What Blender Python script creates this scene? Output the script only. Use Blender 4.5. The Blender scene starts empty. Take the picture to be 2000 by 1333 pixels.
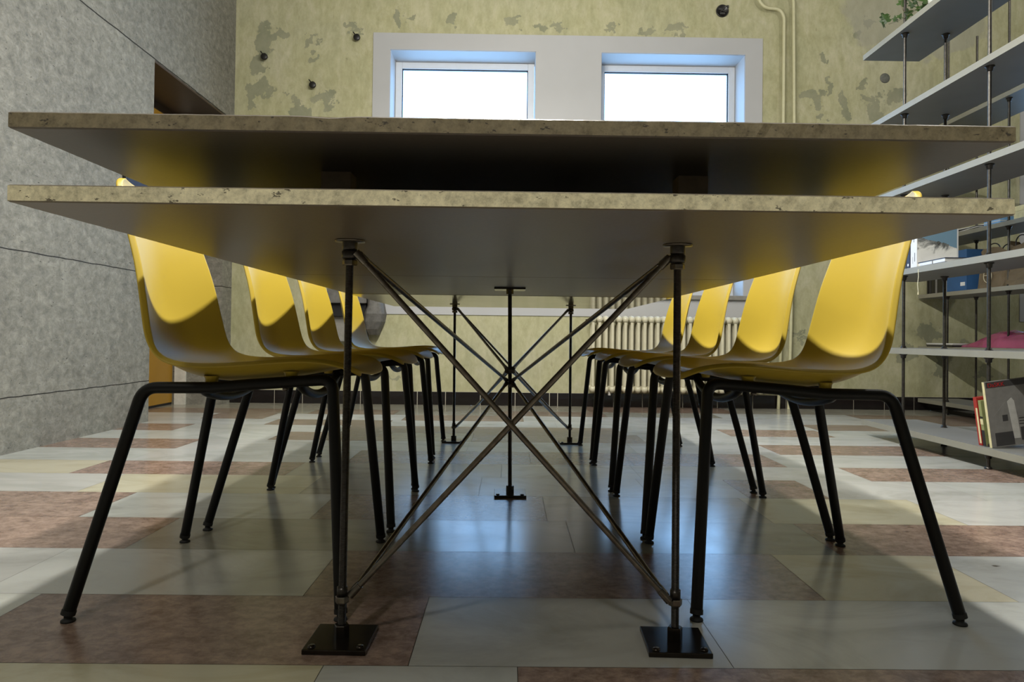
import bpy, bmesh, math, random
from mathutils import Vector, Matrix
random.seed(7)
S = bpy.context.scene
COL = S.collection
PI = math.pi
def lin(c): c = c/255.0; return c/12.92 if c <= .04045 else ((c+.055)/1.055)**2.4
def rgb(r, g, b): return (lin(r), lin(g), lin(b), 1)

# ------------------------------------------------------------------ camera
YAW, PIT, ROL, CX, CY, FPX, CZ = .0085, .0121, .0119, 1006.33, 643.47, 1329.43, .5486
cy_, sy_, ct_, st_ = math.cos(YAW), math.sin(YAW), math.cos(PIT), math.sin(PIT)
R0 = Vector((cy_, -sy_, 0)); F0 = Vector((sy_*ct_, cy_*ct_, st_)); U0 = Vector((-sy_*st_, -cy_*st_, ct_))
cr_, sr_ = math.cos(ROL), math.sin(ROL)
R1 = R0*cr_ + U0*sr_; U1 = U0*cr_ - R0*sr_
cam = bpy.data.cameras.new('camera'); camo = bpy.data.objects.new('camera', cam); COL.objects.link(camo)
camo.matrix_world = Matrix(((R1.x, U1.x, -F0.x, 0), (R1.y, U1.y, -F0.y, 0), (R1.z, U1.z, -F0.z, CZ), (0, 0, 0, 1)))
cam.sensor_fit = 'HORIZONTAL'; cam.sensor_width = 36; cam.lens = FPX/2000*36
cam.shift_x = (1000-CX)/2000; cam.shift_y = (CY-666.5)/2000; cam.clip_start = .02
S.camera = camo

# ------------------------------------------------------------------ sky and exposure
W = bpy.data.worlds.new('sky'); S.world = W; W.use_nodes = True
bg = W.node_tree.nodes['Background']; bg.inputs[0].default_value = (.31, .59, 1, 1); bg.inputs[1].default_value = 7.5
S.view_settings.view_transform = 'Standard'; S.view_settings.look = 'None'
S.view_settings.gamma = 1; S.view_settings.use_curve_mapping = False; S.view_settings.exposure = -.15

# ------------------------------------------------------------------ lamps
def lamp(name, loc, watts, color, radius):
    l = bpy.data.lights.new(name, 'POINT'); l.energy = watts; l.color = color; l.shadow_soft_size = radius
    o = bpy.data.objects.new(name, l); COL.objects.link(o); o.location = loc; return o
WARM = (1, .98, .92)
def strip(name, loc, watts, color, sx, sy):   # long linear pendant, shines downwards
    l = bpy.data.lights.new(name, 'AREA'); l.shape = 'RECTANGLE'; l.size = sx; l.size_y = sy; l.energy = watts; l.color = color
    o = bpy.data.objects.new(name, l); COL.objects.link(o); o.location = loc; return o
strip('linear_pendant_light', (.04, 2.1, 2.56), 112, WARM, .06, 3.6)
for k in range(6): lamp('linear_pendant_glow', (.04, .6+.6*k, 2.565), 52, WARM, .03)
lamp('unseen_light', (-.9, -.9, 3.2), 85, WARM, .12)
lamp('unseen_light', (2.9, 3.3, 3.55), 45, WARM, .12)  # unseen fill, added over the shelves to brighten the back wall's right part
lamp('unseen_light', (5.2, 2.6, 3.4), 60, WARM, .15)  # second unseen fill, added to lift the dark wall at far right

# ------------------------------------------------------------------ node helpers
class NT:
    def __init__(s, name):
        m = bpy.data.materials.new(name); m.use_nodes = True; s.m = m; s.t = m.node_tree
        s.b = s.t.nodes['Principled BSDF']; s.out = s.t.nodes['Material Output']
    def n(s, ty, **k):
        x = s.t.nodes.new(ty)
        for a, v in k.items(): setattr(x, a, v)
        return x
    def l(s, a, b): s.t.links.new(a, b)
    def coord(s, scale=(1, 1, 1), loc=(0, 0, 0)):
        if not hasattr(s, '_tc'): s._tc = s.n('ShaderNodeTexCoord')
        m = s.n('ShaderNodeMapping'); m.inputs['Scale'].default_value = scale; m.inputs['Location'].default_value = loc
        s.l(s._tc.outputs['Object'], m.inputs[0]); return m.outputs[0]
    def noise(s, scale, detail=4, rough=.55, co=None, dist=0):
        x = s.n('ShaderNodeTexNoise'); x.inputs['Scale'].default_value = scale; x.inputs['Detail'].default_value = detail
        x.inputs['Roughness'].default_value = rough; x.inputs['Distortion'].default_value = dist
        s.l(co or s.coord(), x.inputs['Vector']); return x.outputs[0]
    def ramp(s, f, stops):
        r = s.n('ShaderNodeValToRGB'); e = r.color_ramp.elements
        while len(e) < len(stops): e.new(.5)
        for i, (p, c) in enumerate(stops):
            e[i].position = p; e[i].color = c if isinstance(c, tuple) else (c, c, c, 1)
        s.l(f, r.inputs[0]); return r.outputs[0]
    def mix(s, f, a, b, mode='MIX'):
        x = s.n('ShaderNodeMix', data_type='RGBA', blend_type=mode)
        for v, i in ((f, 0), (a, 6), (b, 7)):
            if isinstance(v, (int, float, tuple)): x.inputs[i].default_value = v
            else: s.l(v, x.inputs[i])
        return x.outputs[2]
    def math(s, op, a, b=0.0, clamp=False):
        x = s.n('ShaderNodeMath', operation=op); x.use_clamp = clamp
        for v, i in ((a, 0), (b, 1)):
            if isinstance(v, (int, float)): x.inputs[i].default_value = v
            else: s.l(v, x.inputs[i])
        return x.outputs[0]
    def bump(s, h, strength=.3, dist=.002):
        x = s.n('ShaderNodeBump'); x.inputs['Strength'].default_value = strength; x.inputs['Distance'].default_value = dist
        s.l(h, x.inputs['Height']); s.l(x.outputs[0], s.b.inputs['Normal'])
    def set(s, base=None, rough=None, metal=None, spec=None):
        for v, k in ((base, 'Base Color'), (rough, 'Roughness'), (metal, 'Metallic'), (spec, 'Specular IOR Level')):
            if v is None: continue
            if isinstance(v, (int, float, tuple)): s.b.inputs[k].default_value = v
            else: s.l(v, s.b.inputs[k])
        return s.m
def plain(name, c, rough=.5, metal=0, spec=.5, var=.12, scale=30, bump=0):
    t = NT(name); f = t.noise(scale, 3)
    d = tuple(x*(1-var) for x in c[:3])+(1,); u = tuple(min(1, x*(1+var)) for x in c[:3])+(1,)
    t.set(t.ramp(f, [(.3, d), (.7, u)]), rough, metal, spec)
    if bump: t.bump(f, bump, .001)
    return t.m

M = {}
M['yellow'] = plain('yellow_plastic', rgb(168, 144, 46), .46, spec=.36, var=.02, scale=6)
M['black'] = plain('black_powder_coat', rgb(8, 8, 8), .42, spec=.25, var=.1, scale=200)
M['rubber'] = plain('black_rubber', rgb(14, 14, 14), .7)
M['steel'] = plain('raw_steel', rgb(108, 102, 94), .3, .9, var=.3, scale=60)
M['darksteel'] = plain('dark_threaded_steel', rgb(64, 61, 58), .34, .85, var=.3, scale=90)
M['plate'] = plain('oiled_steel_plate', rgb(52, 47, 42), .22, .8, var=.35, scale=25)
M['shelfrod'] = plain('grey_threaded_steel', rgb(74, 71, 66), .38, .8, var=.25, scale=70)
M['wood'] = plain('planed_wood', rgb(120, 104, 86), .6, var=.2, scale=40)
M['whitepaint'] = plain('white_painted_plaster', rgb(168, 168, 168), .65, var=.03, scale=3)
M['frame'] = plain('white_window_plastic', rgb(205, 208, 212), .35, var=.02)
M['cream'] = plain('cream_radiator_enamel', rgb(196, 190, 164), .4, var=.06, scale=12)
M['pipe'] = plain('cream_pipe_enamel', rgb(190, 186, 150), .45, var=.05)
M['sill'] = plain('grey_stone_sill', rgb(130, 127, 120), .5)
M['doory'] = plain('yellow_door_paint', rgb(150, 112, 34), .5, var=.05, scale=4)
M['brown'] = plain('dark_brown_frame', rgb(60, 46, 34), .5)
M['jamb'] = plain('pale_grey_jamb', rgb(196, 194, 184), .6)
M['stone'] = plain('rough_grey_stone', rgb(98, 96, 92), .85, var=.25, scale=25, bump=.8)
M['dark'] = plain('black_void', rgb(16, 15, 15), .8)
M['paper'] = plain('paper_pages', rgb(214, 212, 204), .7, var=.05)
M['ribbon'] = plain('cream_ribbon', rgb(210, 202, 170), .7)
M['navy'] = plain('navy_cloth', rgb(34, 40, 60), .6)
M['charcoal'] = plain('charcoal_cloth', rgb(48, 46, 44), .6)
M['blackpaper'] = plain('black_cover', rgb(26, 24, 22), .4)
M['whitecover'] = plain('white_cover', rgb(206, 206, 204), .4, var=.03)
M['blue'] = plain('blue_card', rgb(44, 82, 126), .55, var=.08, scale=14)
M['skyblue'] = plain('light_blue_card', rgb(120, 168, 214), .5)
M['red'] = plain('red_cover', rgb(150, 40, 30), .45)
M['olive'] = plain('olive_cover', rgb(128, 132, 84), .5)
M['creamcover'] = plain('cream_cover', rgb(206, 196, 150), .5)
M['kraft'] = plain('kraft_paper', rgb(96, 82, 60), .75, var=.15, scale=10, bump=.5)
M['kraftprint'] = plain('pale_print', rgb(176, 166, 138), .7)
M['magenta'] = plain('pink_plastic_film', rgb(150, 70, 98), .22, var=.15, scale=8)
M['sage'] = plain('sage_cloth', rgb(120, 124, 98), .7)
M['blackred'] = plain('dark_red_print', rgb(150, 22, 26), .5)
M['greyprint'] = plain('grey_print', rgb(112, 110, 106), .5)
M['lightprint'] = plain('light_grey_print', rgb(166, 164, 158), .5)
M['darkprint'] = plain('dark_grey_print', rgb(52, 50, 50), .5)
M['leaf'] = plain('ivy_leaf', rgb(56, 82, 36), .45, var=.3, scale=40)
M['stem'] = plain('ivy_stem', rgb(86, 82, 50), .6)
M['pot'] = plain('white_ceramic', rgb(216, 214, 206), .3, var=.03)
M['soil'] = plain('dark_soil', rgb(40, 30, 22), .9)
M['greycap'] = plain('grey_cover_cap', rgb(92, 92, 84), .6, var=.25, scale=60)
M['grout'] = plain('pale_grout', rgb(170, 164, 148), .8)
M['floorgrout'] = plain('dark_floor_joint', rgb(96, 90, 80), .8)
M['blacktile'] = plain('black_glazed_tile', rgb(24, 20, 20), .12, var=.2, scale=14)
M['ceil'] = plain('ceiling_paint', rgb(128, 124, 112), .8, var=.02)
M['sidewall'] = plain('side_wall_paint', rgb(120, 116, 100), .8, var=.05, scale=3)

# table slab: cement bonded board, warm brown grey, pores and streaks
def slab_mat(name, c, rough, edge):
    t = NT(name)
    big = t.noise(3.5, 6, .6, t.coord((1, .5, 1)), .6); fine = t.noise(160, 3, .6); pore = t.noise(110, 3, .6, t.coord((.6, .6, 1.2)))
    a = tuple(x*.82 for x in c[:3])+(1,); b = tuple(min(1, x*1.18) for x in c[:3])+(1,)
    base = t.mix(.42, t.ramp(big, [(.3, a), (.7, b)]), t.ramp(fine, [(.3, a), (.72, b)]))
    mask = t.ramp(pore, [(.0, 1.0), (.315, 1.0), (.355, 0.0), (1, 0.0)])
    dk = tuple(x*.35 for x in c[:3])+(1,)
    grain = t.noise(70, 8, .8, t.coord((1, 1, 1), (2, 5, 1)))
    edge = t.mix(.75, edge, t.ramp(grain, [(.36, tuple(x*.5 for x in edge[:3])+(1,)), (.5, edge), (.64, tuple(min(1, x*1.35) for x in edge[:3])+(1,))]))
    geo = t.n('ShaderNodeNewGeometry'); sep = t.n('ShaderNodeSeparateXYZ'); t.l(geo.outputs['Normal'], sep.inputs[0])
    side = t.math('LESS_THAN', t.math('ABSOLUTE', sep.outputs[2]), .5)
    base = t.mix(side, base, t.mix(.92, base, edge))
    base = t.mix(t.math('MULTIPLY', mask, t.math('ADD', t.math('MULTIPLY', side, .75), .1)), base, dk)
    r = t.math('ADD', t.math('MULTIPLY', side, .45), t.math('ADD', t.math('MULTIPLY', big, .12), rough))
    t.set(base, r, 0, .32); t.bump(fine, .12, .0006); return t.m
M['slab'] = slab_mat('cement_board_near', rgb(108, 99, 84), .3, rgb(214, 206, 172))
M['slabfar'] = slab_mat('cement_board_far', rgb(112, 104, 86), .07, rgb(190, 178, 140))
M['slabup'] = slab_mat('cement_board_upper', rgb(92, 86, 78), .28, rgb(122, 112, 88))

# shelf board: grey faces toned down to carry underside shade, edges kept lighter
M['shelf'] = plain('shade_toned_board', rgb(116, 116, 113), .45, var=.05, scale=9)
M['shelfedge'] = plain('lit_board_edge', rgb(130, 127, 113), .5, var=.05, scale=9)

# floor stones, one material, colour read from the face
def stone_mat(name, c, c2, kind):
    t = NT(name); att = t.n('ShaderNodeAttribute'); att.attribute_name = 'tone'
    if kind == 'vein':
        wob = t.noise(2.2, 8, .62, t.coord((1, 1.9, 1)), 1.6)
        col = t.ramp(wob, [(.3, c2), (.52, c), (.75, tuple(min(1, x*1.07) for x in c[:3])+(1,))])
        spots = t.noise(7, 2, .4, t.coord((1, 1, 1), (3, 2, 0)))
        col = t.mix(t.ramp(spots, [(0, 1.0), (.2, 1.0), (.215, 0.0), (1, 0.0)]), col, rgb(70, 60, 50))
        rgh = .2
    else:
        n1 = t.noise(12, 9, .74, t.coord((1, 1.25, 1)), .35); n2 = t.noise(34, 8, .75, t.coord((1, 1.3, 1)), .3)
        col = t.ramp(n1, [(.40, c2), (.5, c), (.60, tuple(min(1, x*1.35) for x in c[:3])+(1,))])
        col = t.mix(.45, col, t.ramp(n2, [(.42, c2), (.58, tuple(min(1, x*1.5) for x in c[:3])+(1,))]))
        rgh = .24
    col = t.mix(1.0, col, att.outputs['Color'], 'MULTIPLY')
    rn = t.noise(5, 5, .6)
    t.set(col, t.math('ADD', t.math('MULTIPLY', rn, .12), rgh-.06), 0, .5); t.bump(t.noise(3, 3), .12, .004); return t.m
M['fW'] = stone_mat('white_marble', rgb(177, 177, 171), rgb(156, 156, 150), 'vein')
M['fG'] = stone_mat('grey_beige_marble', rgb(146, 143, 130), rgb(122, 118, 104), 'vein')
M['fC'] = stone_mat('cream_marble', rgb(184, 178, 154), rgb(166, 158, 130), 'vein')
M['fP'] = stone_mat('pink_marble', rgb(132, 112, 100), rgb(102, 82, 72), 'mottle')
M['fQ'] = stone_mat('dusky_marble', rgb(122, 106, 94), rgb(92, 76, 66), 'mottle')

# left wall: raw fibre cement / concrete with joints
def concrete():
    t = NT('raw_concrete')
    a = t.noise(1.3, 5, .6); b = t.noise(17, 10, .82, t.coord((1, 1, 1.3)), .35); c = t.noise(55, 6, .7, t.coord((1, .6, 1.2)))
    col = t.ramp(a, [(.3, rgb(106, 104, 95)), (.7, rgb(128, 126, 115))])
    col = t.mix(.5, col, t.ramp(b, [(.36, rgb(60, 59, 55)), (.5, rgb(117, 115, 106)), (.64, rgb(158, 156, 145))]))
    col = t.mix(t.ramp(c, [(0, 1.0), (.33, 1.0), (.37, 0.0), (1, 0.0)]), col, rgb(62, 60, 54))
    # joints at fixed heights and one upright
    sp = t.n('ShaderNodeSeparateXYZ'); t.l(t.coord(), sp.inputs[0])
    wob = t.math('MULTIPLY', t.math('SUBTRACT', t.noise(9, 4), .5), .012)
    acc = None
    for z, w in ((2.262, .004), (.918, .0028), (.252, .0026)):
        g = t.math('LESS_THAN', t.math('ABSOLUTE', t.math('SUBTRACT', t.math('ADD', sp.outputs[2], wob), z)), w)
        acc = g if acc is None else t.math('MAXIMUM', acc, g)
    col = t.mix(acc, col, rgb(34, 31, 26))
    t.set(col, .72, 0, .35); t.bump(b, .35, .004); return t.m
M['concrete'] = concrete()

# back wall: old yellow-green limewash scraped to grey plaster in patches
PATCH = [(-2.0,2.92,.10,.13),(-2.05,2.75,.06,.12),(-1.86,3.0,.10,.04),(-1.62,2.92,.05,.05),(-1.6,2.80,.05,.03),(-1.3,3.03,.09,.03),
 (-2.03,2.53,.11,.08),(-2.1,2.44,.03,.09),(-1.8,2.5,.05,.015),(-1.72,2.44,.03,.04),(-1.52,2.47,.07,.05),(-1.47,2.41,.05,.03),(-1.72,2.33,.13,.09),
 (2.42,2.53,.07,.06),(2.50,2.5,.05,.07),(2.56,2.6,.035,.06),(2.70,2.45,.035,.12),(2.83,2.62,.06,.05),(2.93,2.52,.10,.04),(2.98,2.36,.06,.14),(3.12,2.52,.07,.04),
 (2.5,2.34,.05,.03),(3.2,2.38,.04,.04),(2.78,3.05,.07,.05),(2.9,3.15,.08,.04),(2.5,2.86,.02,.05),
 (-.95,3.12,.05,.05),(-.82,3.12,.04,.04),(-.5,3.1,.05,.04),(.18,3.08,.08,.035),(.36,3.05,.08,.05),(.02,3.1,.04,.04),(.8,3.08,.05,.02),(1.1,3.06,.12,.03),(1.35,3.06,.1,.03),
 (2.30,.62,.06,.02),(2.36,.57,.09,.015),(3.0,.55,.05,.09),(3.2,.45,.10,.08),(3.5,.35,.08,.10),(3.75,.5,.05,.08),(3.85,.3,.08,.05),(2.8,.5,.06,.1),(3.4,.62,.1,.05),
 (-1.6,.33,.03,.03),(-.93,.2,.1,.02),(-1.72,.62,.03,.03)]
def plaster():
    t = NT('scraped_limewash')
    a = t.noise(1.1, 5, .6); b = t.noise(6, 8, .7, t.coord((1.2, 1, .5)), .9); c = t.noise(24, 7, .75, t.coord((1, 1, .5)))
    col = t.ramp(a, [(.3, rgb(158, 154, 108)), (.5, rgb(169, 166, 130)), (.72, rgb(170, 167, 146))])
    col = t.mix(.45, col, t.ramp(b, [(.3, rgb(130, 134, 96)), (.5, rgb(168, 165, 128)), (.66, rgb(192, 186, 160))]))
    col = t.mix(.22, col, t.ramp(c, [(.34, rgb(98, 98, 72)), (.66, rgb(196, 190, 164))]))
    co = t.coord(); wob = t.noise(7, 5, .6); wob2 = t.noise(9, 5, .6, t.coord((1, 1, 1), (4, 3, 7)))
    sp = t.n('ShaderNodeSeparateXYZ'); t.l(co, sp.inputs[0])
    X = t.math('ADD', sp.outputs[0], t.math('MULTIPLY', t.math('SUBTRACT', wob, .5), .34))
    Z = t.math('ADD', sp.outputs[2], t.math('MULTIPLY', t.math('SUBTRACT', wob2, .5), .34))
    acc = None
    for (x, z, rx, rz) in PATCH:
        dx = t.math('DIVIDE', t.math('SUBTRACT', X, x), rx); dz = t.math('DIVIDE', t.math('SUBTRACT', Z, z), rz)
        d = t.math('ADD', t.math('MULTIPLY', dx, dx), t.math('MULTIPLY', dz, dz))
        acc = d if acc is None else t.math('MINIMUM', acc, d)
    mask = t.math('MULTIPLY', t.ramp(acc, [(0, 1.0), (.82, 1.0), (1, 0.0)]), .75)
    col = t.mix(mask, col, t.ramp(wob, [(.35, rgb(112, 116, 96)), (.65, rgb(134, 134, 112))]))
    # pale repaired disc high on the right
    d2 = t.math('ADD', t.math('POWER', t.math('DIVIDE', t.math('SUBTRACT', X, 3.28), .62), 2), t.math('POWER', t.math('DIVIDE', t.math('SUBTRACT', Z, 3.25), .42), 2))
    col = t.mix(t.math('MULTIPLY', t.ramp(d2, [(0, 1.0), (.8, 1.0), (1, 0.0)]), .6), col, rgb(148, 146, 132))
    sc = t.noise(16, 8, .75, t.coord((1, 1, .4), (9, 1, 2)))
    col = t.mix(t.math('MULTIPLY', t.ramp(sc, [(0, 1.0), (.3, 1.0), (.345, 0.0), (1, 0.0)]), .5), col, rgb(96, 92, 68))
    t.set(col, .78, 0, .3); t.bump(b, .25, .006); return t.m
M['plaster'] = plaster()

def glass_mat():
    t = NT('window_glass'); nt = t.t
    tr = t.n('ShaderNodeBsdfTransparent'); gl = t.n('ShaderNodeBsdfGlossy'); gl.inputs['Roughness'].default_value = .02
    lw = t.n('ShaderNodeLayerWeight'); lw.inputs[0].default_value = .5; mx = t.n('ShaderNodeMixShader')
    fr = t.math('ADD', t.math('MULTIPLY', t.math('POWER', lw.outputs['Facing'], 5.0), .9), .04)
    t.l(fr, mx.inputs[0]); t.l(tr.outputs[0], mx.inputs[1]); t.l(gl.outputs[0], mx.inputs[2]); t.l(mx.outputs[0], t.out.inputs[0])
    return t.m
M['glass'] = glass_mat()

def photo_cover():
    t = NT('photographic_cover'); sp = t.n('ShaderNodeSeparateXYZ'); t.l(t.coord(), sp.inputs[0])
    n = t.noise(16, 7, .6, t.coord((1, 1, 1)), .8); h = t.math('MULTIPLY', sp.outputs[2], 7.0)
    f = t.math('ADD', t.math('ADD', t.math('MULTIPLY', n, .9), .08), t.math('MULTIPLY', t.math('SUBTRACT', h, .72), -.5))
    col = t.ramp(f, [(.3, rgb(40, 42, 40)), (.42, rgb(120, 122, 120)), (.55, rgb(226, 226, 220)), (.8, rgb(236, 236, 232))])
    sky = t.math('GREATER_THAN', t.math('ADD', t.math('ADD', h, t.math('MULTIPLY', sp.outputs[0], 2.2)), t.math('MULTIPLY', n, .6)), 1.42)
    col = t.mix(sky, col, rgb(112, 142, 162)); t.set(col, .25); return t.m
M['photo'] = photo_cover()

# ------------------------------------------------------------------ mesh helpers
class MB:
    def __init__(s): s.v = []; s.f = []; s.mi = []; s.sm = []
    def add(s, vs, fs, mi=0, smooth=False):
        o = len(s.v); s.v += [tuple(v) for v in vs]
        for f in fs: s.f.append([i+o for i in f]); s.mi.append(mi); s.sm.append(smooth)
        return s
    def box(s, a, b, mi=0, rot=None, piv=None):
        x0, y0, z0 = a; x1, y1, z1 = b
        vs = [Vector(p) for p in ((x0,y0,z0),(x1,y0,z0),(x1,y1,z0),(x0,y1,z0),(x0,y0,z1),(x1,y0,z1),(x1,y1,z1),(x0,y1,z1))]
        if rot is not None: p = Vector(piv or (0,0,0)); vs = [rot @ (v-p) + p for v in vs]
        return s.add(vs, [(0,3,2,1),(4,5,6,7),(0,1,5,4),(1,2,6,5),(2,3,7,6),(3,0,4,7)], mi)
    def tube(s, pts, r, n=12, mi=0, caps=True, smooth=True):
        pts = [Vector(p) for p in pts]; rs = r if isinstance(r, (list, tuple)) else [r]*len(pts)
        t0 = (pts[1]-pts[0]).normalized(); up = Vector((0,0,1)) if abs(t0.z) < .9 else Vector((0,1,0))
        nrm = t0.cross(up).normalized(); vs = []; fs = []
        for i, p in enumerate(pts):
            if i == 0: t = t0
            elif i == len(pts)-1: t = (pts[i]-pts[i-1]).normalized()
            else: t = ((pts[i]-pts[i-1]).normalized() + (pts[i+1]-pts[i]).normalized()).normalized()
            nrm = (nrm - t*nrm.dot(t)).normalized(); bi = t.cross(nrm)
            for k in range(n):
                a = 2*PI*k/n; vs.append(p + (nrm*math.cos(a) + bi*math.sin(a))*rs[i])
        for i in range(len(pts)-1):
            for k in range(n): fs.append((i*n+k, i*n+(k+1)%n, (i+1)*n+(k+1)%n, (i+1)*n+k))
        s.add(vs, fs, mi, smooth)
        if caps: s.add(vs[:n], [tuple(range(n))[::-1]], mi); s.add(vs[-n:], [tuple(range(n))], mi)
        return s
    def lathe(s, prof, c=(0,0,0), n=24, mi=0, smooth=True, axis='z'):
        vs = []; fs = []; c = Vector(c)
        for (r, h) in prof:
            for k in range(n):
                a = 2*PI*k/n
                if axis == 'z': vs.append(c + Vector((r*math.cos(a), r*math.sin(a), h)))
                else: vs.append(c + Vector((r*math.cos(a), h, -r*math.sin(a))))
        for i in range(len(prof)-1):
            for k in range(n): fs.append((i*n+k, i*n+(k+1)%n, (i+1)*n+(k+1)%n, (i+1)*n+k))
        return s.add(vs, fs, mi, smooth)
    def obj(s, name, mats, parent=None, loc=None, bevel=0, seg=2, label=None):
        me = bpy.data.meshes.new(name); me.from_pydata(s.v, [], s.f); me.update()
        for m in (mats if isinstance(mats, (list, tuple)) else [mats]): me.materials.append(m if not isinstance(m, str) else M[m])
        for p, i, sm in zip(me.polygons, s.mi, s.sm): p.material_index = i; p.use_smooth = sm
        o = bpy.data.objects.new(name, me); COL.objects.link(o)
        if parent is not None: o.parent = parent
        if loc is not None: o.location = loc
        if bevel:
            b = o.modifiers.new('bevel', 'BEVEL'); b.width = bevel; b.segments = seg; b.limit_method = 'ANGLE'; b.angle_limit = .6
        if label: o['label'] = label
        return o
def thing(name, label, cat, loc=(0,0,0), rz=0, group=None):
    o = bpy.data.objects.new(name, None); COL.objects.link(o); o.location = loc; o.rotation_euler = (0,0,rz)
    o.empty_display_size = .1; return tag(o, label, cat, group)
def tag(o, label, cat, group=None, kind=None):
    o['label'] = label; o['category'] = cat
    if group: o['group'] = group
    if kind: o['kind'] = kind
    return o
def struct(o, label=None, cat=None):
    o['kind'] = 'structure'
    if label: o['label'] = label
    if cat: o['category'] = cat
    return o
def rotm(axis, a): return Matrix.Rotation(a, 3, axis)
def arc(c, r, a0, a1, u, v, n=8):
    c, u, v = Vector(c), Vector(u), Vector(v)
    return [c + u*(r*math.cos(a0+(a1-a0)*i/n)) + v*(r*math.sin(a0+(a1-a0)*i/n)) for i in range(n+1)]
def fillet(pts, rad, n=6):
    P = [Vector(p) for p in pts]; out = [P[0]]
    for i in range(1, len(P)-1):
        a = (P[i-1]-P[i]); b = (P[i+1]-P[i]); r = min(rad if not isinstance(rad, list) else rad[i-1], a.length*.49, b.length*.49)
        p0 = P[i]+a.normalized()*r; p2 = P[i]+b.normalized()*r
        for k in range(n+1):
            t = k/n; out.append(p0*(1-t)**2 + P[i]*2*t*(1-t) + p2*t*t)
    out.append(P[-1]); return out

# ------------------------------------------------------------------ setting: floor
XL, XR, YN, YF, ZC = -2.235, 7.6, -2.6, 5.48, 3.8
ROWY = [-2.6,-2.3,-2.0,-1.69,-1.38,-1.08,-.78,-.47,-.16,.14,.45,.835,1.14,1.44,1.745,2.04,2.36,2.667,2.945,3.265,3.565,3.87,4.16,4.44,4.75,5.05,5.48]
ROWS = {10:[('W',-.7),('P',.3),('C',1.1),('W',1.9),('P',2.9)],
 11:[('C',-.302),('W',.02),('P',1.6),('W',2.6),('P',3.4)],
 12:[('W',-.972),('P',-.162),('W',.382),('W',1.55),('C',2.3),('P',3.2)],
 13:[('W',-1.108),('W',-.427),('P',.676),('C',1.087),('W',2.0),('P',2.9)],
 14:[('P',-.972),('G',.175),('G',.855),('P',2.2),('W',3.0)],
 15:[('P',-1.274),('W',-.59),('Q',.12),('G',.80),('C',1.386),('W',2.3),('P',3.1)],
 16:[('W',-1.485),('C',-.72),('G',-.1),('W',.5),('W',.84),('P',1.125),('W',1.67),('W',2.5),('C',3.3)],
 17:[('C',-1.708),('P',-.87),('G',-.026),('W',.526),('W',1.43),('P',2.5),('W',3.3)],
 18:[('W',-1.64),('W',-.70),('Q',.1),('Q',.55),('P',1.213),('W',2.4),('P',3.2)],
 19:[('P',-1.587),('W',-.9),('W',-.2),('W',.62),('W',1.308),('P',2.15),('W',2.9),('Q',3.6)],
 20:[('W',-1.256),('Q',-.654),('G',-.194),('Q',.73),('W',1.5),('W',2.6),('Q',3.4)],
 21:[('P',-1.9),('W',-.95),('Q',.06),('Q',.655),('W',1.27),('P',1.87),('W',2.5),('P',3.3)],
 22:[('W',-1.49),('Q',-.75),('W',.3),('W',1.2),('W',1.9),('Q',2.38),('W',3.2)],
 23:[('W',-2.0),('Q',-1.6),('W',-.7),('Q',.1),('W',.9),('W',2.1),('W',2.7),('Q',3.4)],
 24:[('Q',-1.62),('G',-1.4),('Q',-.8),('G',-.08),('Q',.69),('G',1.5),('W',2.5),('Q',3.2)],
 25:[('G',-1.2),('G',-.3),('G',.6),('Q',1.7),('G',2.5),('G',3.4)]}
def build_floor():
    mb = MB(); mb.add([(-2.9,YN,-.004),(XR,YN,-.004),(XR,YF+.02,-.004),(-2.9,YF+.02,-.004)], [(0,1,2,3)], 0)
    tones = [(1,1,1,1)]; rnd = random.Random(3); g = .0006
    idx = {'W':1,'P':2,'C':3,'G':4,'Q':5}
    for i in range(len(ROWY)-1):
        row = ROWS.get(i, []); x = -2.9; segs = []
        for ty, xe in row: segs.append((x, xe, ty)); x = xe
        while x < XR:
            w = rnd.choice([.55,.7,.85,1.0,1.15]); ty = rnd.choice('WWPCWQG')
            segs.append((x, min(XR, x+w), ty)); x += w
        for (a, b, ty) in segs:
            if b-a < .01: continue
            y0, y1 = ROWY[i]+g, ROWY[i+1]-g
            mb.add([(a+g,y0,0),(b-g,y0,0),(b-g,y1,0),(a+g,y1,0)], [(0,1,2,3)], idx[ty])
            k = 1+rnd.uniform(-.07,.06); tones.append((k*(1+rnd.uniform(-.02,.02)), k, k*(1+rnd.uniform(-.03,.03)), 1))
    o = mb.obj('floor', ['floorgrout','fW','fP','fC','fG','fQ'])
    ca = o.data.color_attributes.new('tone', 'FLOAT_COLOR', 'CORNER')
    for p, c in zip(o.data.polygons, tones):
        for li in p.loop_indices: ca.data[li].color = c
    return struct(o)
build_floor()

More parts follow.
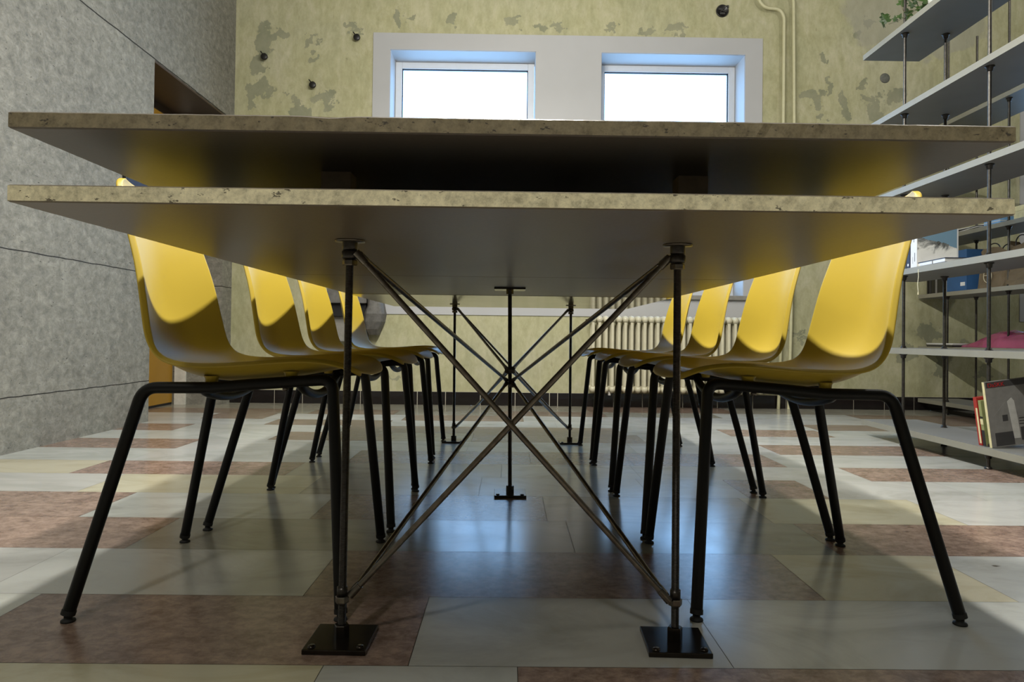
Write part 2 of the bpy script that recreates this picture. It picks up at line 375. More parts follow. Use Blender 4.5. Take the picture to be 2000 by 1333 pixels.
# walls
WIN = [(-.988, .188), (.718, 1.885), (4.29, 5.45), (6.0, 7.15)]; WZ0, WZ1 = .905, 2.863; WT = .30
def wall_back():
    mb = MB(); x = -2.9
    for a, b in WIN:
        mb.box((x,YF,0),(a,YF+WT,ZC)); mb.box((a,YF,0),(b,YF+WT,WZ0)); mb.box((a,YF,WZ1),(b,YF+WT,ZC)); x = b
    mb.box((x,YF,0),(XR+.2,YF+WT,ZC)); return struct(mb.obj('wall_back','plaster'))
wall_back()
def panel(n, x0, x1, wins):
    mb = MB(); z0, z1, y0 = .725, 2.9975, YF-.008; xs = x0
    for a, b in wins:
        mb.box((xs,y0,z0),(a,YF,z1)); mb.box((a,y0,z0),(b,YF,WZ0)); mb.box((a,y0,WZ1),(b,YF,z1))
        r = .003
        mb.box((a,YF,WZ0),(a+r,YF+.24,WZ1)); mb.box((b-r,YF,WZ0),(b,YF+.24,WZ1)); mb.box((a,YF,WZ1-r),(b,YF+.24,WZ1)); xs = b
    mb.box((xs,y0,z0),(x1,YF,z1)); return struct(mb.obj('trim_%d' % n,'whitepaint'))
panel(1, -1.126, 2.026, WIN[:2]); panel(2, 4.13, 7.3, WIN[2:])
for i, (a, b) in enumerate(WIN):
    y = YF+.235; fw = .058; e = .004
    mb = MB()
    mb.box((a+e,y,WZ0+e),(a+fw,y+.06,WZ1-e)); mb.box((b-fw,y,WZ0+e),(b-e,y+.06,WZ1-e)); mb.box((a+fw,y,WZ1-fw),(b-fw,y+.06,WZ1-e)); mb.box((a+fw,y,WZ0+e),(b-fw,y+.06,WZ0+fw))
    g = .006
    w = struct(mb.obj('window_%d' % (i+1), 'frame', bevel=.003))
    mb = MB(); x0, x1, z0, z1 = a+fw, b-fw, WZ0+fw, WZ1-fw
    mb.box((x0,y+.012,z0),(x0+g,y+.03,z1)); mb.box((x1-g,y+.012,z0),(x1,y+.03,z1)); mb.box((x0,y+.012,z1-g),(x1,y+.03,z1)); mb.box((x0,y+.012,z0),(x1,y+.03,z0+g))
    mb.obj('gasket','rubber',w)
    MB().box((x0,y+.034,z0),(x1,y+.038,z1)).obj('pane','glass',w)
    MB().box((a-.02,YF-.035,WZ0-.035),(b+.02,y,WZ0)).obj('sill','sill',w,bevel=.003)
# black tile baseboard
JT = [-2.235,-2.102,-1.874,-1.65,-1.42,-1.187,-.961,-.732,-.506,-.227,.052,.328,.393,.62,.842,1.075,1.135,1.40,1.68,1.965,2.235,2.507,2.78,3.03,3.27]
while JT[-1] < XR: JT.append(min(XR, JT[-1]+.27))
mb = MB(); mb.box((-2.235,YF-.008,0),(XR,YF,.1065),0)
for a, b in zip(JT, JT[1:]): mb.box((a+.003,YF-.012,.0015),(b-.003,YF-.002,.105),1)
struct(mb.obj('baseboard_back',['grout','blacktile']))
# left wall with a doorway recess near the corner
mb = MB()
mb.box((-2.6,YN,0),(XL,4.25,ZC)); mb.box((-2.6,4.25,2.257),(XL,5.30,ZC)); mb.box((-2.6,5.30,0),(XL,YF,ZC))
struct(mb.obj('wall_left','concrete'))
MB().box((-2.585,5.285,0),(-2.50,5.30,2.257)).obj('jamb_dummy','jamb')
bpy.data.objects['jamb_dummy'].name = 'trim_3'; struct(bpy.data.objects['trim_3'])
struct(MB().box((-2.6,4.25,2.243),(XL-.001,5.30,2.2568)).obj('trim_4','brown'))  # brown board added so its colour carries the soffit's shade
d = struct(MB().box((-2.64,4.2,.018),(-2.605,5.295,2.19)).obj('door_1','doory'))
MB().box((-2.64,4.2,0),(-2.607,5.295,.018)).obj('threshold_gap','dark',d)
MB().box((-2.64,4.2,2.19),(-2.60,5.295,2.243)).obj('door_frame','brown',d)
struct(MB().box((-2.9,5.30,0),(-2.6,YF+WT,ZC)).box((-2.9,YN,0),(-2.65,5.3,ZC)).obj('wall_recess','sidewall'))
struct(MB().box((XR,YN,0),(XR+.2,YF,ZC)).obj('wall_right','sidewall'))
struct(MB().box((-2.9,YN-.2,0),(XR+.2,YN,ZC)).obj('wall_rear','sidewall'))
struct(MB().box((-2.9,YN-.2,ZC),(XR+.2,YF+WT,ZC+.2)).obj('ceiling','ceil'))

# ------------------------------------------------------------------ the table
HU = .72; TX0, TX1, TY0, TY1 = -.6655, .6745, .903, 3.915
def slab(name, x0, x1, y0, y1, z0, z1, mat, parent=None, chip=None, seed=1):
    rnd = random.Random(seed); st = .012
    per = []
    nx = int((x1-x0)/st); ny = int((y1-y0)/st)
    for i in range(nx): per.append((x0+(x1-x0)*i/nx, y0, 0, -1))
    for i in range(ny): per.append((x1, y0+(y1-y0)*i/ny, 1, 0))
    for i in range(nx): per.append((x1-(x1-x0)*i/nx, y1, 0, 1))
    for i in range(ny): per.append((x0, y1-(y1-y0)*i/ny, -1, 0))
    n = len(per); b = .0022; rings = []
    h1 = [rnd.uniform(-.0006,.0004) for _ in per]; h2 = [rnd.uniform(-.0006,.0004) for _ in per]
    for (zz, ins, hh) in ((z0, b, h2), (z0+b*.8, 0, h2), (z1-b*.8, 0, h1), (z1, b, h1)):
        ring = []
        for k, (x, y, ux, uy) in enumerate(per):
            dz = 0; di = ins - hh[k]
            if chip and zz > z1-.003 and uy == -1 and abs(x-chip) < .03: dz = -.0022*(1-abs(x-chip)/.03)-.0006*rnd.random()
            cxn = min(max(x, x0+di), x1-di); cyn = min(max(y, y0+di), y1-di)
            if uy: cyn = y - uy*di
            if ux: cxn = x - ux*di
            ring.append((cxn, cyn, zz+dz))
        rings.append(ring)
    mb = MB(); mb.add(sum(rings, []), [(i*n+k, i*n+(k+1)%n, (i+1)*n+(k+1)%n, (i+1)*n+k) for i in range(3) for k in range(n)], 0, False)
    mb.add(rings[0], [tuple(range(n))[::-1]]); mb.add(rings[3], [tuple(range(n))])
    return mb.obj(name, mat, parent)
table = thing('dining_table', 'long cement board table on threaded steel legs with crossed steel rods', 'table', (0,2.38,0))
TP = Vector((0,2.38,0))
def tpart(mb, name, mat, parent=None, **k):
    mb.v = [tuple(Vector(v)-TP) for v in mb.v]; return mb.obj(name, mat, parent or table, **k)
def shift(o): 
    for v in o.data.vertices: v.co -= TP
    return o
shift(slab('tabletop', TX0, TX1, TY0, 1.931, HU, .7435, 'slab', table, seed=2))
shift(slab('tabletop', TX0, TX1, 1.937, 2.794, HU+.0005, .7440, 'slab', table, seed=3))
shift(slab('tabletop', TX0, TX1, 2.798, TY1, HU-.0005, .7430, 'slabfar', table, seed=4))
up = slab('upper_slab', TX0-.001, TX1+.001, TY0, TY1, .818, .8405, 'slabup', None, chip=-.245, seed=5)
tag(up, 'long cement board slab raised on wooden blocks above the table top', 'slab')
for (x, y, lb) in ((-.288,1.138,'small pale wooden block between the slabs above the nearest left leg'),(.299,1.133,'small pale wooden block between the slabs above the nearest right leg'),
                   (-.29,3.6,'small wooden block between the slabs above the far left leg'),(.31,3.6,'small wooden block between the slabs above the far right leg')):
    tag(MB().box((-.0245,-.02,0),(.0245,.02,.0745)).obj('wooden_block','wood',None,(x,y,.7437),bevel=.001), lb, 'block', 'spacer blocks between the slabs')

def threaded(p0, p1, r=.0072, pitch=.0026):
    p0, p1 = Vector(p0), Vector(p1); L = (p1-p0).length; n = int(L/pitch); pts = []; rs = []
    for i in range(n):
        t = i/n; pts.append(p0.lerp(p1, t)); rs.append(r*.9); pts.append(p0.lerp(p1, t+.5/n)); rs.append(r)
    pts.append(p1); rs.append(r*.9)
    return MB().tube(pts, rs, 12, smooth=False)
def hexnut(c, r, h, a=0): return MB().tube([Vector(c), Vector(c)+Vector((0,0,h))], r, 6, smooth=False)
LEGS = [((-.2885,1.225),(-.294,1.228),'round'),((.302,1.225),(.304,1.228),'round'),((.0,2.38),(.0085,2.38),'plate'),((-.2870,3.56),(-.284,3.56),'round'),((.3205,3.56),(.3215,3.56),'round')]
for (tx, ty), (bx, by), kind in LEGS:
    lg = tpart(threaded((bx,by,.006),(tx,ty,HU-.004)), 'leg', 'darksteel')
    T = Vector((tx,ty,0)); B = Vector((bx,by,0))
    rz = rotm('Z', random.uniform(-.06,.06)); rr = MB().box((bx-.055,by-.054,0),(bx+.055,by+.054,.009), 0, rz, (bx,by,0))
    bp = tpart(rr, 'base_plate', 'plate', lg, bevel=.0015)
    tpart(MB().lathe([(.0072,.032),(.012,.032),(.0135,.030),(.0135,.009),(.0072,.009)], B, 6, smooth=False), 'base_nut', 'plate', lg)
    for sx in (-1,1): tpart(MB().lathe([(.0,.0115),(.006,.0115),(.007,.009)], B+Vector((sx*.042,-.04,0)), 10), 'screw', 'plate', lg)
    mb = MB()
    if kind == 'round':
        mb.lathe([(0,HU-.0035),(.026,HU-.0035),(.0265,HU-.0015),(.026,HU),(0,HU)], T, 28)
        tpart(mb, 'flange', 'steel', lg)
        mb = MB().lathe([(0.007,HU-.018),(.0125,HU-.018),(.0135,HU-.016),(.0135,HU-.0035)], T, 20)
        mb.lathe([(.007,HU-.034),(.0125,HU-.034),(.0145,HU-.031),(.0145,HU-.021),(.0125,HU-.0185),(.007,HU-.0185)], T, 20)
        tpart(mb, 'collar', 'darksteel', lg)
        tpart(MB().lathe([(.007,HU-.046),(.012,HU-.046),(.0135,HU-.044),(.0135,HU-.037),(.012,HU-.035),(.007,HU-.035)], T, 6, smooth=False), 'nut', 'steel', lg)
        tpart(MB().lathe([(.007,.070),(.0115,.070),(.0125,.072),(.0125,.080),(.0115,.082),(.007,.082)], B, 6, smooth=False), 'nut', 'steel', lg)
        tpart(MB().lathe([(.007,.0825),(.0095,.0825),(.0095,.098),(.007,.098)], B, 14), 'collar', 'darksteel', lg)
    else:
        mb.box((tx-.054,ty-.05,HU-.006),(tx+.054,ty+.05,HU), 0)
        tpart(mb, 'top_plate', 'plate', lg, bevel=.001)
        tpart(MB().lathe([(.007,HU-.02),(.0125,HU-.02),(.0125,HU-.006)], T, 6, smooth=False), 'nut', 'darksteel', lg)
        tpart(MB().lathe([(.007,.374),(.012,.374),(.012,.386),(.007,.386)], B, 6, smooth=False), 'nut', 'darksteel', lg)
        tpart(MB().lathe([(.007,.424),(.012,.424),(.012,.436),(.007,.436)], B, 6, smooth=False), 'nut', 'darksteel', lg)
def brace(a, b, sag=0, tw=None):
    a, b = Vector(a), Vector(b); d = (b-a).normalized(); n = 8
    pts = [a.lerp(b, i/n) - Vector((0,0,sag*math.sin(PI*i/n))) for i in range(n+1)]
    mb = MB().tube(pts, .0054, 12)
    for p, q in ((a, d), (b, -d)): mb.tube([p-q*.004, p+q*.022], [.0075,.0066], 10)
    return tpart(mb, 'brace_rod', 'steel')
zt_, zb_, off = .694, .084, .016
def corner(i, top):
    (tx, ty), (bx, by), _ = LEGS[i]; x, y = (tx, ty) if top else (bx, by)
    return Vector((x + (off if x < 0 else -off), y, zt_ if top else zb_))
nearY, farY = Vector((0,-.009,0)), Vector((0,.009,0))
brace(corner(0,1)+nearY, corner(1,0)+nearY); brace(corner(1,1)+farY*.4, corner(0,0)+farY*.4)
brace(corner(3,1), corner(4,0)); brace(corner(4,1)+farY*1.4, corner(3,0)+farY*1.4)
for i in (0,1,3,4):
    s = -1 if i in (0,3) else 1; dy = -.008 if i < 2 else .008
    zc = .40 if i < 2 else .44
    brace(corner(i,1)+Vector((0,.012 if i<2 else -.012,0)), (s*.012+.003, 2.38+dy, zc))
    brace(corner(i,0)+Vector((0,.012 if i<2 else -.012,0)), (s*.012+.003, 2.38+dy, zc-.012), .006 if i > 2 else 0)

# ------------------------------------------------------------------ shell chairs (local: seat front towards +X)
ED = [(-.229,.873,.132),(-.226,.867,.150),(-.222,.856,.162),(-.214,.836,.169),(-.205,.805,.172),(-.185,.745,.181),(-.167,.69,.188),(-.154,.63,.196),(-.143,.575,.203),(-.134,.532,.208),(-.118,.505,.211),(-.080,.493,.213),(-.02,.492,.213),(.05,.496,.214),(.12,.503,.214),(.18,.505,.213),(.22,.499,.207),(.245,.491,.195),(.262,.481,.175),(.271,.471,.145)]
CE = [(-.252,.873),(-.251,.867),(-.250,.856),(-.246,.836),(-.241,.805),(-.229,.745),(-.218,.69),(-.207,.63),(-.194,.572),(-.172,.52),(-.138,.485),(-.083,.461),(-.02,.452),(.05,.454),(.12,.463),(.18,.474),(.22,.482),(.25,.483),(.27,.476),(.283,.464)]
def shell():
    ts = [-1,-.96,-.92,-.88,-.8,-.68,-.52,-.34,-.17,0,.17,.34,.52,.68,.8,.88,.92,.96,1]; vs = []
    for q, ((ex, ez, hw), (cx, cz)) in enumerate(zip(ED, CE)):
        ex_ = [1.8,1.8,1.8,1.7,1.65,1.6,1.55,1.5,1.6] + [1.9,2.6,4.5,6,7,7,6,4.5,3.5,3,2.6]; ex_ = ex_[q]
        for t in ts:
            a = abs(t); u = min(a/.92, 1)**ex_; y = math.copysign(min(a, .92)/.92*.945*hw + max(0, a-.92)/.08*.055*hw, t) if t else 0
            fl = max(0, a-.92)/.08; x = cx+(ex-cx)*u; z = cz+(ez-cz)*u
            x -= .009*fl if ez > .52 else 0; z -= .009*fl if ez <= .52 else 0
            vs.append((x, y, z))
    n = len(ts); fs = [(i*n+k, (i+1)*n+k, (i+1)*n+k+1, i*n+k+1) for i in range(len(ED)-1) for k in range(n-1)]
    o = MB().add(vs, fs, 0, True).obj('seat_shell', 'yellow')
    m = o.modifiers.new('thick', 'SOLIDIFY'); m.thickness = .0052; m.offset = -1
    m = o.modifiers.new('smooth', 'SUBSURF'); m.levels = 2; m.render_levels = 2
    return o
TR = .0118
def make_chair():
    r = thing('shell_chair', 'x', 'chair')
    sh = shell(); sh.parent = r
    for y in (-.165,.165):
        for x in (.13,-.03):
            mb = MB().lathe([(.010,.452),(.012,.460),(.014,.470),(.018,.474)] if x > 0 else [(.010,.440),(.012,.450),(.013,.458),(.016,.463)], (x,y,0), 14)
            mb.obj('mounting_boss', 'yellow', sh)
    for s in (-1, 1):
        yr, yf = s*.182, s*.25
        zf, zb = .4545, .4385
        # side rail
        rail = [Vector((-.10,yr,.4395)), Vector((-.02,yr,.440)), Vector((.06,yr,.4475)), Vector((.165,yr,.4555))]
        MB().tube(rail, TR, 14).obj('side_rail', 'black', r)
        # legs incl. bends
        pf = fillet([(.165,yr,.4555),(.218,yr,.459),(.255,yf,.016)], .055, 8)
        pb = fillet([(-.10,yr,.4395),(-.158,yr,.439),(-.256,yf,.016)], .055, 8)
        for pp in (pf, pb):
            lg = MB().tube(pp, TR, 14).obj('leg', 'black', r)
            e = pp[-1]; dd = (pp[-1]-pp[-2]).normalized(); b = e + Vector((0,0,-.016))
            MB().tube([e-dd*.006, e+dd*.003], .0128, 14).lathe([(.0075,.011),(.0075,.006),(.0125,.004),(.0132,.001),(.0115,0),(0,0)], (b.x,b.y,0), 14).obj('foot_glide', 'rubber', lg)
    for x, z, dip in ((.15,.4535,.038),(-.045,.4400,.030)):
        pts = [Vector((x, -.182+.364*i/14, z - dip*math.sin(PI*i/14)**.7)) for i in range(15)]
        MB().tube(pts, .0098, 12).obj('cross_bar', 'black', r)
    for s in (-1,1): MB().lathe([(0,0),(.006,0),(.006,.006),(.004,.008)], (.12,s*.17,.434), 10).obj('bolt', 'steel', r)
    return r
def copy_tree(o, parent=None):
    c = o.copy(); COL.objects.link(c); c.parent = parent
    for ch in list(o.children): copy_tree(ch, c)
    return c
proto = make_chair()
CH = [(-.582,1.562,.034,'nearest yellow shell chair on the left side of the table'),(-.580,2.165,0,'second yellow shell chair from the camera, left side of the table'),
      (-.588,2.70,0,'third yellow shell chair from the camera, left side of the table'),(-.595,3.33,0,'farthest yellow shell chair on the left side of the table'),
      (.632,1.578,PI-.02,'nearest yellow shell chair on the right side, beside the shelves'),(.634,2.123,PI,'second yellow shell chair from the camera, right side of the table'),
      (.628,2.695,PI,'third yellow shell chair from the camera, right side of the table'),(.625,3.24,PI,'farthest yellow shell chair on the right side, before the radiator')]
for i, (x, y, rz, lb) in enumerate(CH):
    o = proto if i == 0 else copy_tree(proto)
    o.location = (x, y, 0); o.rotation_euler = (0,0,rz); tag(o, lb, 'chair', 'yellow chairs around the table')

# ------------------------------------------------------------------ shelves
ZS = [.098,.516,.930,1.362,1.793,2.225]; TH = .030
NUTS = []
def shelving(name, label, x0, x1, y0, y1, rx, rys):
    r = thing(name, label, 'shelving unit', ((x0+x1)/2,(y0+y1)/2,0)); P = Vector(r.location)
    for z in ZS:
        mb = MB().box((x0-P.x,y0-P.y,z-TH),(x1-P.x,y1-P.y,z)); mb.mi = [0,0,1,1,1,1]; mb.obj('shelf_board',['shelf','shelfedge'],r)
    for y in rys:
        for x in rx:
            pts = []; rs = []; n = 4; z0, z1 = .0, 2.9
            for i in range(n+1): pts.append((x-P.x,y-P.y,z0+(z1-z0)*i/n)); rs.append(.0075)
            rd = MB().tube(pts, rs, 14).obj('rod','shelfrod',r)
            c = Vector((x-P.x,y-P.y,0))
            MB().lathe([(0,0),(.016,0),(.016,.004),(.012,.010),(.008,.012)], c, 14).obj('foot','darksteel',rd)
            if not NUTS:
                NUTS.append(MB().lathe([(.008,.013),(.012,.012),(.012,.003),(.0165,.003),(.0165,0),(0,0)], (0,0,0), 14).obj('nut','darksteel',rd))
                NUTS.append(MB().lathe([(0,0),(.020,0),(.020,-.004),(.014,-.007),(.012,-.022),(.008,-.023)], (0,0,0), 14).obj('flange_nut','darksteel',rd))
                first = True
            else: first = False
            for k, z in enumerate(ZS):
                for q, dz in ((0,0),(1,-TH)):
                    o = NUTS[q] if first and k == 0 else NUTS[q].copy()
                    if not (first and k == 0): COL.objects.link(o)
                    o.parent = rd; o.location = c + Vector((0,0,z+dz))
    return r
shelving('rod_shelving', 'tall pale shelving on threaded rods right beside the nearest right chair', 2.052, 2.382, 1.95, 3.95, (2.092,2.310), (2.310,2.9526,3.5956))
shelving('rod_shelving', 'pale shelving on threaded rods against the back wall behind the near shelving', 3.292, 3.622, 3.2, 5.455, (3.335,3.555), (3.88,4.52,5.155))

# ------------------------------------------------------------------ books etc on the near shelving
def book(name, label, cat, w, d, h, mats, loc, rz=0, tilt=0, group=None, pages=True, extra=None):
    """local: spine faces -X, thickness along Y (w), depth along X (d)"""
    r = thing(name, label, cat, loc, rz, group); R = rotm('Y', tilt)
    c = .0022
    mb = MB().box((0,0,0),(d,c,h)).box((0,w-c,0),(d,w,h)).box((0,c,0),(c,w-c,h)); mb.v = [tuple(R @ Vector(v)) for v in mb.v]
    mb.obj('cover', mats[0], r, bevel=.0006)
    mb = MB().box((c,c,.003),(d-.004,w-c,h-.003)); mb.v = [tuple(R @ Vector(v)) for v in mb.v]; mb.obj('pages', 'paper', r)
    for nm, mat, a, b in (extra or []):
        mb = MB().box(a, b); mb.v = [tuple(R @ Vector(v)) for v in mb.v]; mb.obj(nm, mat, r)
    return r
z4 = ZS[2]
# thick photo book, its cover towards the camera
pb = book('photo_book', 'thick white spined book with a cloudy landscape photo cover on near shelving', 'book', .054, .212, .30, ['whitecover'], (2.063,3.432,z4),
     extra=[('cover_photo','photo',(.003,-.0006,.004),(.204,.0002,.296)),
            ('spine_text','darkprint',(-.0005,.024,.13),(.0002,.028,.20)),('spine_text','darkprint',(-.0005,.016,.03),(.0002,.020,.075)),('spine_text','greyprint',(-.0005,.034,.02),(.0002,.036,.055)),('spine_text','greyprint',(-.0005,.036,.18),(.0002,.040,.25))])
book('book', 'navy book with a small white mark next to the thick photo book', 'book', .03, .2, .285, ['navy'], (2.063,3.492,z4), group='books left of the photo book',
     extra=[('spine_mark','whitecover',(-.0006,.010,.012),(.0002,.022,.024))])
book('book', 'charcoal book standing between the navy book and the black one', 'book', .028, .2, .27, ['charcoal'], (2.064,3.526,z4), group='books left of the photo book')
book('book', 'black book leftmost of the row left of the photo book', 'book', .03, .2, .28, ['blackpaper'], (2.064,3.558,z4), group='books left of the photo book')
fb = thing('book', 'flat grey book with a cream ribbon hanging off the near shelving', 'book', (2.06,3.30,z4), -.05)
MB().box((0,0,0),(.16,.005,.022)).obj('end_board','greyprint',fb)
MB().box((.002,-.1,.002),(.158,.13,.019)).obj('pages','whitecover',fb)
MB().box((0,-.105,.019),(.16,.13,.022)).box((0,-.105,0),(.16,.13,.003)).obj('cover','navy',fb)
pts = [(-.004,.10,.012),(-.010,.10,.004),(-.014,.10,-.02),(-.013,.099,-.05),(-.017,.1,-.09),(-.014,.099,-.13)]
mb = MB()
for a, b in zip(pts, pts[1:]):
    mb.add([(a[0],a[1]-.0025,a[2]),(a[0],a[1]+.0025,a[2]),(b[0],b[1]+.0025,b[2]),(b[0],b[1]-.0025,b[2])], [(0,1,2,3)])
mb.tube([(-.014,.099,-.128),(-.014,.099,-.142)], [.002,.0035], 8)
mb.obj('ribbon_bookmark','ribbon',fb)
# bottom shelf: leaning books and a magazine
z6 = ZS[0]; T = -.135
book('book', 'red book leftmost of the leaning books on the lowest shelf', 'book', .022, .17, .212, ['red'], (2.076,2.968,z6+.001), 0, T, 'leaning books on the lowest shelf', extra=[('spine_panel','creamcover',(-.0006,.001,.01),(.0002,.0115,.165))])
book('book', 'cream and olive book between the red book and the magazine', 'book', .018, .17, .20, ['olive'], (2.078,2.945,z6+.001), 0, T, 'leaning books on the lowest shelf',
     extra=[('spine_label','creamcover',(-.0006,.0,.095),(.0002,.018,.118)),('spine_label','blackpaper',(-.0006,.0,.0),(.0002,.018,.07)),('spine_band','blackpaper',(-.0006,0,.122),(.0002,.018,.13))])
mg = book('magazine', 'grey architecture magazine with red title leaning on the lowest shelf', 'magazine', .014, .215, .283, ['greyprint'], (2.072,2.90,z6+.001), 0, T,
     extra=[('masthead_band','darkprint',(.006,-.0006,.256),(.215,.0002,.281)),('spine_strip','creamcover',(-.0006,.0,.0),(.0002,.014,.283)),
            ('building_window','darkprint',(.060,-.0008,.108),(.083,.0001,.135)),('dark_ground','darkprint',(.02,-.0007,.005),(.10,.0001,.062)),
            ('louvre','darkprint',(.13,-.0008,.10),(.19,.0001,.104)),('louvre','darkprint',(.13,-.0008,.112),(.19,.0001,.116)),('louvre','darkprint',(.13,-.0008,.088),(.19,.0001,.092)),('louvre','darkprint',(.132,-.0008,.02),(.19,.0001,.076))])
R = rotm('Y', T)
def cover_poly(name, mat, pts, e=.0010):
    vs = [R @ Vector((x,-e,z)) for x, z in pts]; n = len(vs)
    mb = MB().add(vs + [v+Vector((0,e,0)) for v in vs], [tuple(range(n)), tuple(range(n,2*n))[::-1]] + [(i,(i+1)%n+0,(i+1)%n+n,i+n) for i in range(n)])
    mb.obj(name, mat, mg)
cover_poly('building_shape','greyprint',[(.012,.055),(.10,.06),(.088,.20),(.02,.13)],.0004)
cover_poly('building_tower','lightprint',[(.100,.03),(.128,.03),(.124,.12),(.118,.19),(.108,.205),(.088,.19)],.0009)
cover_poly('building_roof','greyprint',[(.13,.125),(.215,.09),(.215,.10),(.124,.15)],.0009)
cu = bpy.data.curves.new('title','FONT'); cu.body = 'DaSKK'; cu.size = .025; cu.extrude = .0004
tmp = bpy.data.objects.new('t', cu); COL.objects.link(tmp); bpy.context.view_layer.update()
me = bpy.data.meshes.new_from_object(tmp); bpy.data.objects.remove(tmp)
tt = bpy.data.objects.new('title_lettering', me); COL.objects.link(tt); me.materials.append(M['blackred']); tt.parent = mg
tt.matrix_local = (rotm('Y', T).to_4x4()) @ Matrix.Translation((.012,-.0012,.259)) @ Matrix.Rotation(PI/2, 4, 'X')

# ivy in a white pot on the top shelf
ivy = thing('potted_ivy', 'trailing green ivy in a white pot on the top shelf', 'plant', (2.17,3.40,ZS[5]))
MB().lathe([(0,0),(.05,0),(.058,.004),(.07,.09),(.074,.10),(.068,.10),(.062,.088),(0,.086)], (0,0,0), 28).obj('pot','pot',ivy)
MB().lathe([(.062,.0865),(.03,.092),(0,.093)], (0,0,0), 16).obj('soil','soil',ivy)
def leaf(mb, c, size, rx, rz, ry=0):
    out = [(0,-.1),(.25,-.22),(.52,-.12),(.36,.12),(.62,.34),(.30,.42),(.18,.66),(0,1.0),(-.18,.66),(-.30,.42),(-.62,.34),(-.36,.12),(-.52,-.12),(-.25,-.22)]
    m = Matrix.Rotation(rz,3,'Z') @ Matrix.Rotation(ry,3,'Y') @ Matrix.Rotation(rx,3,'X'); c = Vector(c)
    vs = [c + m @ Vector((x*size, y*size, -abs(x)*size*.22)) for x, y in out] + [c + m @ Vector((0,.3*size,.04*size))]
    n = len(out); mb.add(vs, [(i,(i+1)%n,n) for i in range(n)])
def P3(px, py, X):
    a = (px-CX)/FPX; b = (py-CY)/FPX; u = a*cr_+b*sr_; v = -a*sr_+b*cr_; dd = F0+R0*u-U0*v; t = X/dd.x; return Vector((0,0,CZ))+dd*t-Vector(ivy.location)
trail = [Vector((-.05,.06,.10)), P3(1812,12,2.10), P3(1790,18,2.09), P3(1768,33,2.08), P3(1752,42,2.07), P3(1736,47,2.06)]
MB().tube(fillet(trail,.03,4), .0016, 6).tube(fillet([trail[2], P3(1765,24,2.08), P3(1760,6,2.09), P3(1768,-14,2.1)],.02,4), .0012, 6).tube([Vector((0,0,.09)),Vector((-.05,.06,.10))],.002,6).obj('vine','stem',ivy)
def ivy_leaf(px, py, X, size, rx, rz, ry=0):
    mb = MB(); leaf(mb, P3(px,py,X), size, rx, rz, ry); o = mb.obj('leaf','leaf',ivy)
    so = o.modifiers.new('thick','SOLIDIFY'); so.thickness = .0006
for q in ((1727,30,2.05,.052,-1.35,.1,.1),(1724,46,2.055,.05,1.15,.2,.9),(1732,42,2.05,.05,-1.5,.0,2.6),(1750,40,2.07,.036,1.35,.2,0),(1756,34,2.075,.03,1.3,-.4,.5),(1775,22,2.09,.05,-1.4,.2,.2),(1784,12,2.09,.045,1.2,.4,-.4),
          (1760,8,2.09,.05,1.3,-.7,.6),(1790,6,2.09,.055,1.3,.5,0),(1800,-2,2.10,.055,1.2,-.3,.4),(1806,10,2.10,.05,-1.3,.3,0),(1812,2,2.11,.06,1.2,.2,-.3),(1822,-8,2.12,.06,1.1,.1,.3),(1770,-6,2.09,.05,1.2,0,.8),(1796,14,2.10,.035,-1.2,-.5,0)):
    ivy_leaf(*q)
for k in range(26):
    a = random.uniform(0,2*PI); r_ = random.uniform(.01,.11); mb = MB()
    leaf(mb, (math.cos(a)*r_, math.sin(a)*r_, .11+random.uniform(0,.13)), random.uniform(.04,.055), random.uniform(-1.3,1.3), a, random.uniform(-.5,.5)); mb.obj('leaf','leaf',ivy)

# ------------------------------------------------------------------ things on the rear shelving
zb = ZS[2]; x0 = 3.305
for y, w, m, lb in ((5.345,.020,'blackpaper','black book leftmost on the rear shelving beside the blue file'),(5.318,.016,'charcoal','dark grey book second from left on the rear shelving'),
                    (5.262,.046,'blackpaper','thick black binder standing third on the rear shelving'),(5.238,.02,'greyprint','grey book standing between two black binders on rear shelving'),
                    (5.158,.075,'blackpaper','widest black binder on the rear shelving'),(5.132,.02,'lightprint','pale thin book beside the blue file on rear shelving')):
    book('book', lb, 'book', w, .2, .165 if m != 'greyprint' else .16, [m], (x0,y,zb), group='books on the rear shelving')
bx = thing('box_file', 'large blue box file with a white label on the rear shelving', 'box file', (x0,4.90,zb))
MB().box((0,0,0),(.26,.22,.30)).obj('box_body','blue',bx,bevel=.003)
MB().box((-.001,.012,.035),(.0005,.062,.062)).obj('paper_label','whitecover',bx)
